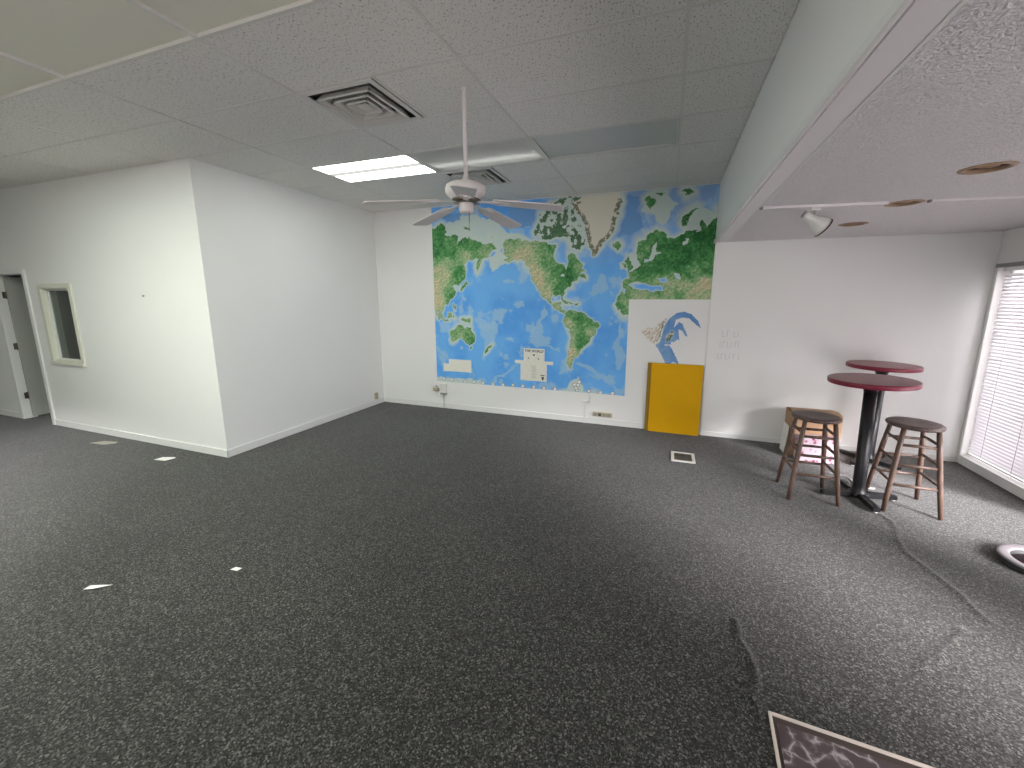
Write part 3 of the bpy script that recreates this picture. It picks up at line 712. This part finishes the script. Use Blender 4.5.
sea = mixc(sea, lin((112, 164, 222)), any_in(wx2, wz2, 'deep') * .95)
wide = 2.2 + 22 * np.clip(fbm(X, Z, .045, 91, 3) - .45, 0, 1) + np.clip((Z - 225) / 40, 0, 1) * 5
sea = mixc(sea, shelf, np.clip(1.25 - d_land / wide, 0, 1) * .95)
lc = land_colour(X, Z)
lc[arch & land] = mixc(lc, lin((70, 104, 80)), np.full(X.shape, .75))[arch & land]
edge_in = dist_field(~land, 3); lc = lc * np.where(edge_in < 1.2, .74, 1.0)[..., None]
col = np.where(land[..., None], lc, sea)
gd = dist_field(~green, 16) * .75
gcol = mixc(np.broadcast_to(lin((224, 222, 206)), X.shape + (3,)), lin((108, 112, 84)), np.clip(1.5 - gd / (2.2 + 9 * vnoise(X, Z, .12, 5)), 0, 1) * (vnoise(X, Z, .6, 6) > .3) * .9)
gcol = np.where((gd > 6)[..., None] | (Z > 302)[..., None], np.broadcast_to(lin((224, 222, 206)), X.shape + (3,)), gcol)
col = np.where(green[..., None], gcol, col)
for px, pz in DOTS:
    r_ = np.hypot(X - px * 100, Z - pz * 100)
    col = np.where((r_ < 3.0)[..., None], lin((150, 162, 170)), col); col = np.where((r_ < 2.1)[..., None], lin((240, 240, 232)), col)
fq = np.ones((len(zs) - 1, len(xs) - 1), bool)
fq[np.ix_(zs[:-1] < 1.748, xs[:-1] > -.503)] = False
mural = coloured_sheet('world_map', xs, zs, fq, col, YB - .003, M['map'])
tag(mural, 'large blue and green world map mural covering the back wall', 'map')
def poster(name, quads, parent):
    b = MB()
    for (x0, x1, z0, z1) in quads: b.box(x0, x1, YB - .0055, YB - .002, z0, z1)
    return b.build(name, M['legend'], parent)
lg = poster('legend_panel', [(-1.97, -1.65, .858, 1.038), (-2.108, -1.518, .810, .858), (-2.02, -1.612, .556, .810)], mural)
poster('legend_panel', [(-3.23, -2.835, .615, .810), (-3.33, -3.23, .612, .736)], mural)
cu = bpy.data.curves.new('lettering', 'FONT'); cu.body = 'THE WORLD'; cu.size = .050; cu.align_x = 'CENTER'; cu.extrude = .0004; cu.offset = .0012
to = bpy.data.objects.new('tmp', cu); COL.objects.link(to)
me = bpy.data.meshes.new_from_object(to.evaluated_get(bpy.context.evaluated_depsgraph_get())); bpy.data.objects.remove(to); bpy.data.curves.remove(cu)
me.transform(T(-1.81, YB - .0059, .985) @ Matrix.Rotation(PI / 2, 4, 'X')); me.materials.clear(); me.materials.append(M['ink'])
lo = bpy.data.objects.new('lettering', me); COL.objects.link(lo); lo.parent = lg
YL = YB - .0066
for (x0, x1, z0, z1) in ((-1.825, -1.80, .93, .955), (-1.905, -1.885, .885, .9), (-1.75, -1.735, .88, .90), (-1.705, -1.645, .640, .652), (-1.69, -1.655, .595, .625), (-1.683, -1.662, .575, .595)):
    MB().box(x0, x1, YL, YL + .0012, z0, z1).build('print_mark', M['ink'], lg)
for k in range(9):
    z = .78 - .022 * k
    MB().box(-1.86 + .012 * (k % 3), -1.77 - .014 * (k % 2), YL, YL + .0012, z, z + .004).build('print_line', M['grey_plastic'], lg)
# what is left of the torn-off panel
fx0, fx1, fz0, fz1 = -.46, .46, .60, 1.70
fxs = np.linspace(fx0, fx1, 150); fzs = np.linspace(fz0, fz1, 180); X, Z = np.meshgrid(fxs * 100, fzs * 100)
wx = X + (fbm(X, Z, .25, 21, 3) - .5) * 3; wz = Z + (fbm(X, Z, .25, 31, 3) - .5) * 3
bl_ = any_in(X + (wx - X) * .3, Z + (wz - Z) * .3, 'frag_blue'); ld = any_in(wx, wz, 'frag_land')
hole = ld & ~bl_ & (vnoise(X, Z, .5, 3) < .22)
msk = (bl_ | ld) & ~hole
dl = dist_field(ld, 8)
sea = mixc(np.broadcast_to(lin((104, 152, 208)), X.shape + (3,)), lin((138, 176, 214)), (fbm(X, Z, .1, 7) - .45) * 3)
sea = mixc(sea, lin((190, 206, 206)), np.clip(1 - dl / 6, 0, 1) * .6)
db = dist_field(bl_ & ~ld, 8)
lnd = mixc(np.broadcast_to(lin((232, 222, 208)), X.shape + (3,)), lin((92, 118, 80)), np.clip(1.3 - db / 7, 0, 1) * (vnoise(X, Z, .35, 8) > .35))
lnd = lnd * (1 + (vnoise(X, Z, .5, 77) - vnoise(X + 1, Z - 1, .5, 77)) * .6)[..., None]
frag = coloured_sheet('map_fragment', fxs, fzs, msk[:-1, :-1] & msk[1:, 1:], np.where(ld[..., None], lnd, sea), YB - .003, M['map'])
tag(frag, 'torn curved blue map remnant stuck on the bare white wall above the yellow board', 'map remnant')

# ghost of removed lettering on the right wall: pale strokes only
YG = YB - .0152
t = thing('wall_residue', (.735, YB - .014, 1.2), 'faint grey residue strokes in three rows on the wall right of the map', 'residue')
rows = [(1.335, .075, [.645, .70, .775, .82]), (1.20, .075, [.63, .665, .71, .755, .80, .835]), (1.05, .07, [.615, .655, .70, .745, .79, .85])]
for zc, hh, xx in rows:
    for k, x in enumerate(xx):
        w_ = .006
        if k % 3 == 1: o_ = [(x, zc - hh / 2), (x + w_, zc - hh / 2), (x + w_, zc + hh / 2 - w_), (x + .03, zc + hh / 2 - w_), (x + .03, zc + hh / 2), (x, zc + hh / 2)]
        elif k % 2 == 0: o_ = [(x, zc - hh / 2), (x + .035, zc - hh / 2), (x + .035, zc - hh / 2 + w_), (x + w_, zc - hh / 2 + w_), (x + w_, zc + hh / 2), (x, zc + hh / 2)]
        else: o_ = [(x, zc - hh / 2), (x + w_, zc - hh / 2), (x + w_, zc + hh / 2), (x, zc + hh / 2)]
        MB().prism([(a - .735, c - 1.2) for a, c in o_], .0, .0012, Matrix.Rotation(PI / 2, 4, 'X')).build('residue_stroke', M['ghost'], t)

# ------------------------------------------------------------------ yellow boards
def lean(b, x0, x1, h, yb, yt, th, m):
    b.use(m)
    a = math.atan2(yt - yb, h)
    mx = T(0, yb, 0) @ Matrix.Rotation(-a, 4, 'X')
    return b.box(x0, x1, 0, th, 0, h, .0015, mx)
b = MB(); lean(b, -.163, .466, .928, 5.512, 5.536, .012, M['yellow'])
o = b.build('yellow_board'); tag(o, 'front yellow rectangular board leaning against the wall below the torn map', 'board', 'yellow boards by the map')
b = MB(); lean(b, -.212, .40, .925, 5.535, 5.556, .010, M['yellow_dark'])
o = b.build('yellow_board'); tag(o, 'second yellow board mostly hidden behind the front one, left edge showing', 'board', 'yellow boards by the map')

# ------------------------------------------------------------------ small fittings on the walls and floor
t = thing('power_box', (-3.335, YB, 0), 'white wall box with a thin cable below the lower left map corner', 'power box')
MB().box(-.055, .055, -.045, 0, .26, .405, .005).build('box', M['white_plastic'], t)
MB().box(-.045, .05, -.052, 0, .235, .262, .004).build('plug', M['grey_plastic'], t)
MB().tube([(.0, -.02, .24), (.004, -.018, .16), (.0, -.018, .02)], .005, 8).build('cable', M['grey_plastic'], t)
t = thing('plug_adapter', (-3.468, YB, 0), 'small beige plug-in adapter left of the white wall box', 'adapter')
MB().lathe([(.012, .275), (.040, .285), (.048, .31), (.040, .335), (.018, .345)], 20, T(0, -.035, 0)).build('body', M['beige_plastic'], t)
MB().box(-.018, .018, -.075, 0, .34, .375, .004).build('wall_plate', M['white_plastic'], t)
t = thing('wall_conduit', (-1.035, YB, 0), 'thin pale cable conduit running from the map down to the floor', 'conduit')
MB().box(-.014, .014, -.022, 0, .0, .315, .003).build('channel', M['trim'], t)
MB().box(-.055, .02, -.026, 0, .305, .325, .003).build('elbow', M['trim'], t)
MB().tube([(.04, -.02, .42), (.06, -.024, .37), (.055, -.02, .325), (.045, -.012, .30)], .010, 8).build('cable_bend', M['trim'], t)
t = thing('outlet_strip', (-.787, YB - .001, 0), 'beige four-gang outlet strip low on the wall below the map', 'outlet')
MB().box(-.135, .135, -.035, 0, .118, .178, .005).build('plate', M['beige_plastic'], t)
for k in range(4):
    MB().box(-.115 + .062 * k, -.075 + .062 * k, -.039, -.034, .128, .168, .002).build('socket', M['ink'] if k == 1 else M['grey_plastic'], t)
t = thing('wall_outlet', (XL, 5.38, 0), 'small beige outlet on the left wall near the corner', 'outlet')
MB().box(.0, .022, -.035, .035, .088, .20, .003).build('plate', M['beige_plastic'], t)
b = MB()
for z in (.12, .165): b.box(.021, .025, -.016, .016, z - .014, z + .014, .002)
b.build('socket', M['grey_plastic'], t)
o = MB().lathe([(.003, 0), (.003, .018), (.012, .018), (.012, .022)], 12, T(-5.541, YP, 1.77) @ Matrix.Rotation(PI / 2, 4, 'X')).build('wall_hook', M['grey_plastic'])
tag(o, 'tiny nail head on the white wall right of the office window', 'nail')

t = thing('floor_outlet', (.256, 4.66, 0), 'white-framed rectangular floor outlet cover in the carpet before the yellow board', 'floor outlet')
b = MB()
for q in ((-.125, .125, -.145, -.112), (-.125, .125, .112, .145), (-.125, -.092, -.112, .112), (.092, .125, -.112, .112)): b.box(*q, .0, .012, .003)
b.build('frame', M['white_plastic'], t)
MB().box(-.093, .093, -.113, .113, .0, .006).build('cover', M['ink'], t)
for yy in (-.05, .05): MB().lathe([(.03, .006), (.03, .009), (.02, .009)], 20, T(0, yy, 0)).build('cap', M['dark'], t)

t = thing('entry_panel', (MAT_X0, MAT_Y1, 0), 'dark veined marble floor panel with beige edging set in the carpet', 'floor panel', rz=math.radians(-3.4))
W_, D_ = 1.7, 1.5
MB().box(0, W_, -D_, 0, .0, .006).build('border', M['brown_band'], t)
MB().box(.022, W_ - .05, -D_ + .05, -.038, .004, .009).build('marble_slab', M['marble'], t)
MB().box(-.004, .008, -D_, 0.004, .0, .013, .003).box(.008, W_, -.010, .004, .0, .013, .003).build('edge_strip', M['edging'], t)

def scrap(name, x, y, pts, m, label, rz=0.0, curl=.01):
    bm = bmesh.new(); n = len(pts)
    cx = sum(p[0] for p in pts) / n; cy = sum(p[1] for p in pts) / n
    rim = [bm.verts.new((a, b_, .003 + curl * ((a * 13 + b_ * 7) % 1.0))) for a, b_ in pts]; c = bm.verts.new((cx, cy, .004))
    for i in range(n): bm.faces.new((rim[i], rim[(i + 1) % n], c))
    r = bmesh.ops.extrude_face_region(bm, geom=bm.faces[:])
    for v in r['geom']:
        if isinstance(v, bmesh.types.BMVert): v.co.z += .0015
    bmesh.ops.recalc_face_normals(bm, faces=bm.faces[:])
    me = bpy.data.meshes.new(name); bm.to_mesh(me); bm.free(); me.materials.append(m)
    o = bpy.data.objects.new(name, me); COL.objects.link(o); o.location = (x, y, 0); o.rotation_euler = (0, 0, rz)
    return tag(o, label, 'paper scrap', 'paper scraps on the carpet')
scrap('paper_scrap', -5.115, 2.645, [(-.09, -.05), (.05, -.06), (.10, .02), (.06, .05), (-.07, .03)], M['paper'], 'white paper scrap on the carpet near the outer wall corner', .25)
scrap('paper_scrap', -6.39, 2.71, [(-.15, -.05), (.08, -.07), (.16, .0), (.13, .05), (-.05, .04)], M['tan_paper'], 'dull beige flat scrap on the carpet below the office window', .2)
scrap('paper_scrap', -3.185, 1.194, [(-.065, -.018), (.0, -.022), (.075, .022), (.02, .018), (-.05, .012)], M['paper'], 'narrow white paper scrap nearest the viewer on the open carpet at left', .35)
scrap('paper_scrap', -2.553, 1.601, [(-.03, -.012), (.02, -.012), (.034, .012), (-.01, .012)], M['paper'], 'tiny white fleck of paper on the open carpet left of centre', .2)

# ------------------------------------------------------------------ bar tables
def make_table():
    t = thing('bar_table', (0, 0, 0), '', 'bar table', 'round burgundy bar tables')
    hz = 1.085
    tp = MB().lathe([(.298, hz - .042), (.306, hz - .039), (.306, hz - .003), (.303, hz), (.2, hz + .0003)], 72, smooth=False)
    for f in tp.bm.faces: f.material_index = 0
    tp.use(M['red']); tpo = tp.build('table_top', None, t)
    MB().lathe([(.3055, hz - .0395), (.3082, hz - .037), (.3082, hz - .005), (.3055, hz - .0025)], 72, cap0=False, cap1=False).build('edge_band', M['red_edge'], tpo)
    MB().lathe([(.048, hz - .115), (.052, hz - .090), (.070, hz - .064), (.105, hz - .048), (.11, hz - .0425)], 40).build('mounting_plate', M['black'], t)
    MB().lathe([(.060, .045), (.058, .06), (.050, .075), (.047, .12), (.047, hz - .11)], 40).build('column', M['black'], t)
    MB().box(-.06, .06, -.06, .06, .02, .055, .006).build('hub', M['black'], t)
    for k in range(4):
        R = Rz(k * PI / 2)
        f = MB()
        f.prism([(.03, .012), (.285, .012), (.285, .046), (.03, .060)], -.025, .025, R @ Matrix.Rotation(PI / 2, 4, 'X'))
        fo = f.build('foot', M['black'], t)
        MB().lathe([(.016, .0), (.016, .010), (.008, .012)], 14, R @ T(.267, 0, 0)).build('glide', M['white_plastic'], fo)
    return t
t1 = make_table(); t1.location = (1.705, 4.20, .002); t1.rotation_euler = (0, math.radians(-1.6), math.radians(6))
t1['label'] = 'round burgundy bar table on black column, in front of the other, between the stools'
t2 = copy_tree(t1); t2.location = (2.165, 5.245, 0); t2.rotation_euler = (0, 0, math.radians(44))
t2['label'] = 'round burgundy bar table at the back, close to the white wall'

# ------------------------------------------------------------------ wooden stools
def make_stool():
    t = thing('bar_stool', (0, 0, 0), '', 'stool', 'wooden bar stools')
    hz = .745
    MB().lathe([(.10, hz - .036), (.165, hz - .036), (.180, hz - .030), (.186, hz - .018), (.184, hz - .006), (.172, hz + .001), (.13, hz - .002), (.05, hz - .006), (.0, hz - .007)], 48).build('seat', M['seat'], t)
    f, p, zt = .186, .112, hz - .036
    def at(sx_, sy_, z):
        u = z / zt; r = f + (p - f) * u
        return Vector((sx_ * r, sy_ * r, z))
    for sx_ in (-1, 1):
        for sy_ in (-1, 1):
            MB().tube([at(sx_, sy_, 0), at(sx_, sy_, .2), at(sx_, sy_, .5), at(sx_, sy_, zt + .006)], [.016, .019, .020, .017], 14).build('leg', M['leg'], t)
    for s_ in (-1, 1):
        for z in (.575, .408, .238):
            a, c = at(-1, s_, z), at(1, s_, z); m_ = (a + c) / 2
            MB().tube([a, m_, c], [.0105, .0128, .0105], 10).build('rung', M['leg'], t)
        for z in (.602, .436, .264):
            a, c = at(s_, -1, z), at(s_, 1, z); m_ = (a + c) / 2
            MB().tube([a, m_, c], [.0105, .0128, .0105], 10).build('rung', M['leg'], t)
    return t
s1 = make_stool(); s1.location = (1.292, 4.14, 0); s1.rotation_euler = (0, 0, math.radians(1))
s1['label'] = 'worn wooden bar stool left of the tables, in front of the cardboard box'
s2 = copy_tree(s1); s2.location = (1.998, 4.168, 0); s2.rotation_euler = (0, 0, math.radians(-2))
s2['label'] = 'worn wooden bar stool right of the front table, nearest the window'

# ------------------------------------------------------------------ things behind the left stool
t = thing('cardboard_box', (1.625, 5.30, 0), 'tan cardboard box against the wall behind the left stool', 'box')
b = MB(); w, d, h, th = .232, .15, .495, .006
for q in ((-w, w, -d, -d + th), (-w, w, d - th, d), (-w, -w + th, -d + th, d - th), (w - th, w, -d + th, d - th)): b.box(*q, .0, h, .002)
b.box(-w, w, -d, d, 0, .008)
b.build('body', M['card'], t)
MB().box(-w + .002, w - .002, 0, .148, -.003, .003, .001, T(0, -d, h) @ Matrix.Rotation(math.radians(8), 4, 'X')).build('flap', M['card'], t)
MB().box(-w + .002, w - .002, -.149, 0, -.003, .003, .001, T(0, d, h) @ Matrix.Rotation(math.radians(-7), 4, 'X')).build('flap', M['card'], t)
t = thing('floral_box', (1.615, 5.062, 0), 'white box with pink and purple floral print behind the left stool', 'box', rz=math.radians(4))
MB().box(-.185, .185, -.050, .050, .0, .24, .006).build('body', M['floral'], t)
MB().box(-.190, .190, -.054, .054, .225, .285, .006).build('lid', M['floral'], t)
o = MB().box(-.006, .006, -.09, .09, 0, .33, .003, T(1.362, 5.30, 0) @ Matrix.Rotation(math.radians(3), 4, 'Y')).build('white_panel', M['white_plastic'])
tag(o, 'thin white panel standing against the left side of the cardboard box', 'panel')
o = MB().tube([(1.62, 4.76, .005), (1.70, 4.72, .005), (1.78, 4.70, .005), (1.80, 4.62, .005), (1.79, 4.52, .005), (1.86, 4.44, .005), (1.93, 4.46, .005)], .005, 8).build('cable', M['white_plastic'])
tag(o, 'thin white cable lying on the carpet behind the front table base', 'cable')

# ------------------------------------------------------------------ ring on the carpet at the right edge
t = thing('ring_base', (2.445, 3.43, 0), 'low round ring with pale metal top and black side lying on the carpet', 'ring base')
MB().lathe([(.212, .0), (.214, .006), (.210, .038), (.150, .038), (.148, .004)], 56, cap0=False, cap1=False).build('side_wall', M['rubber'], t)
MB().lathe([(.211, .038), (.210, .046), (.200, .050), (.165, .048), (.152, .044), (.150, .038)], 56, cap0=False, cap1=False).build('top_ring', M['dull_metal'], t)
MB().lathe([(.150, .003), (.150, .010), (.0, .010)], 56).build('inner_pad', M['maroon'], t)

# ------------------------------------------------------------------ window blind
t = thing('window_blind', (XR + .045, 0, 0), 'white horizontal mini blind hanging in the tall right window', 'blind')
BY0, BY1 = W1Y0 + .02, W1Y1 - .030
MB().box(-.022, .022, BY0, BY1, W1Z1 - .040, W1Z1 - .003, .003).build('head_rail', M['trim'], t)
MB().box(-.013, .013, BY0, BY1, W1Z0 + .018, W1Z0 + .034, .003).build('bottom_rail', M['trim'], t)
b = MB(); z = W1Z0 + .06; ca, sa = math.cos(math.radians(SLAT)), math.sin(math.radians(SLAT))
while z < W1Z1 - .05:
    prof = [(-.0195, 0), (-.0095, .002), (0, .0028), (.0095, .002), (.0195, 0)]
    pr_ = [(u * ca - v * sa, u * sa + v * ca) for u, v in prof]
    v0 = [b.bm.verts.new((u, BY0, z + w_)) for u, w_ in pr_]; v1 = [b.bm.verts.new((u, BY1, z + w_)) for u, w_ in pr_]
    for i in range(4): b._face([v0[i], v0[i + 1], v1[i + 1], v1[i]], True)
    z += .0345
b.build('slats', M['slat'], t)
for y in (5.30, 4.90, 4.50):
    MB().tube([(-.016, y, W1Z0 + .03), (-.016, y, W1Z1 - .03)], .0016, 6).build('ladder_cord', M['slat'], t)

# ------------------------------------------------------------------ light
def portal(loc, rot, sx_, sy_):
    l = bpy.data.lights.new('portal', 'AREA'); l.shape = 'RECTANGLE'; l.size = sx_; l.size_y = sy_
    l.cycles.is_portal = True
    o = bpy.data.objects.new('window_portal', l); COL.objects.link(o); o.location = loc; o.rotation_euler = rot
    return o
portal((XR + .16, (W1Y0 + W1Y1) / 2, (W1Z0 + W1Z1) / 2), (0, math.radians(90), 0), W1Z1 - W1Z0, W1Y1 - W1Y0)
portal((XR + .16, (W2Y0 + W2Y1) / 2, (W2Z0 + W2Z1) / 2), (0, math.radians(90), 0), W2Z1 - W2Z0, W2Y1 - W2Y0)
portal((XR + .16, (W5Y0 + W5Y1) / 2, (W2Z0 + W5Z1) / 2), (0, math.radians(90), 0), W5Z1 - W2Z0, W5Y1 - W5Y0)
portal(((NX0 + NX1) / 2, YN - .14, (NZ0 + NZ1) / 2), (math.radians(90), 0, 0), NX1 - NX0, NZ1 - NZ0)
sun = bpy.data.lights.new('sun', 'SUN'); sun.energy = SUN_E; sun.angle = math.radians(22); sun.color = (1, .97, .98)
so = bpy.data.objects.new('sun', sun); COL.objects.link(so)
el = math.radians(24); dv = Vector((-.69 * math.cos(el), .72 * math.cos(el), -math.sin(el)))
so.rotation_euler = dv.to_track_quat('-Z', 'Y').to_euler()
wd = bpy.data.worlds.new('World'); SC.world = wd; wd.use_nodes = True
bg = wd.node_tree.nodes['Background']; bg.inputs[0].default_value = (1.0, .965, 1.0, 1); bg.inputs[1].default_value = SKY_E

# ------------------------------------------------------------------ camera
cam = bpy.data.cameras.new('camera'); co = bpy.data.objects.new('camera', cam); COL.objects.link(co); SC.camera = co
pitch, roll, yaw = .1782, .0031, -.3442
fw = Vector((math.sin(yaw) * math.cos(pitch), math.cos(yaw) * math.cos(pitch), -math.sin(pitch)))
r0 = Vector((math.cos(yaw), -math.sin(yaw), 0)); u0 = r0.cross(fw)
rv = r0 * math.cos(roll) + u0 * math.sin(roll); uv = -r0 * math.sin(roll) + u0 * math.cos(roll)
mw = Matrix((rv, uv, -fw)).transposed().to_4x4(); mw.translation = (0, 0, H)
co.matrix_world = mw
cam.sensor_fit = 'HORIZONTAL'; cam.sensor_width = 36; cam.lens = 404.1632 * 36 / 1024
cam.shift_x = -(521.7287 - 512) / 1024; cam.shift_y = (371.9031 - 384) / 1024
cam.clip_start = .05

vs = SC.view_settings
vs.view_transform = 'Standard'; vs.look = 'None'; vs.gamma = 1; vs.use_curve_mapping = False
vs.exposure = EXPO
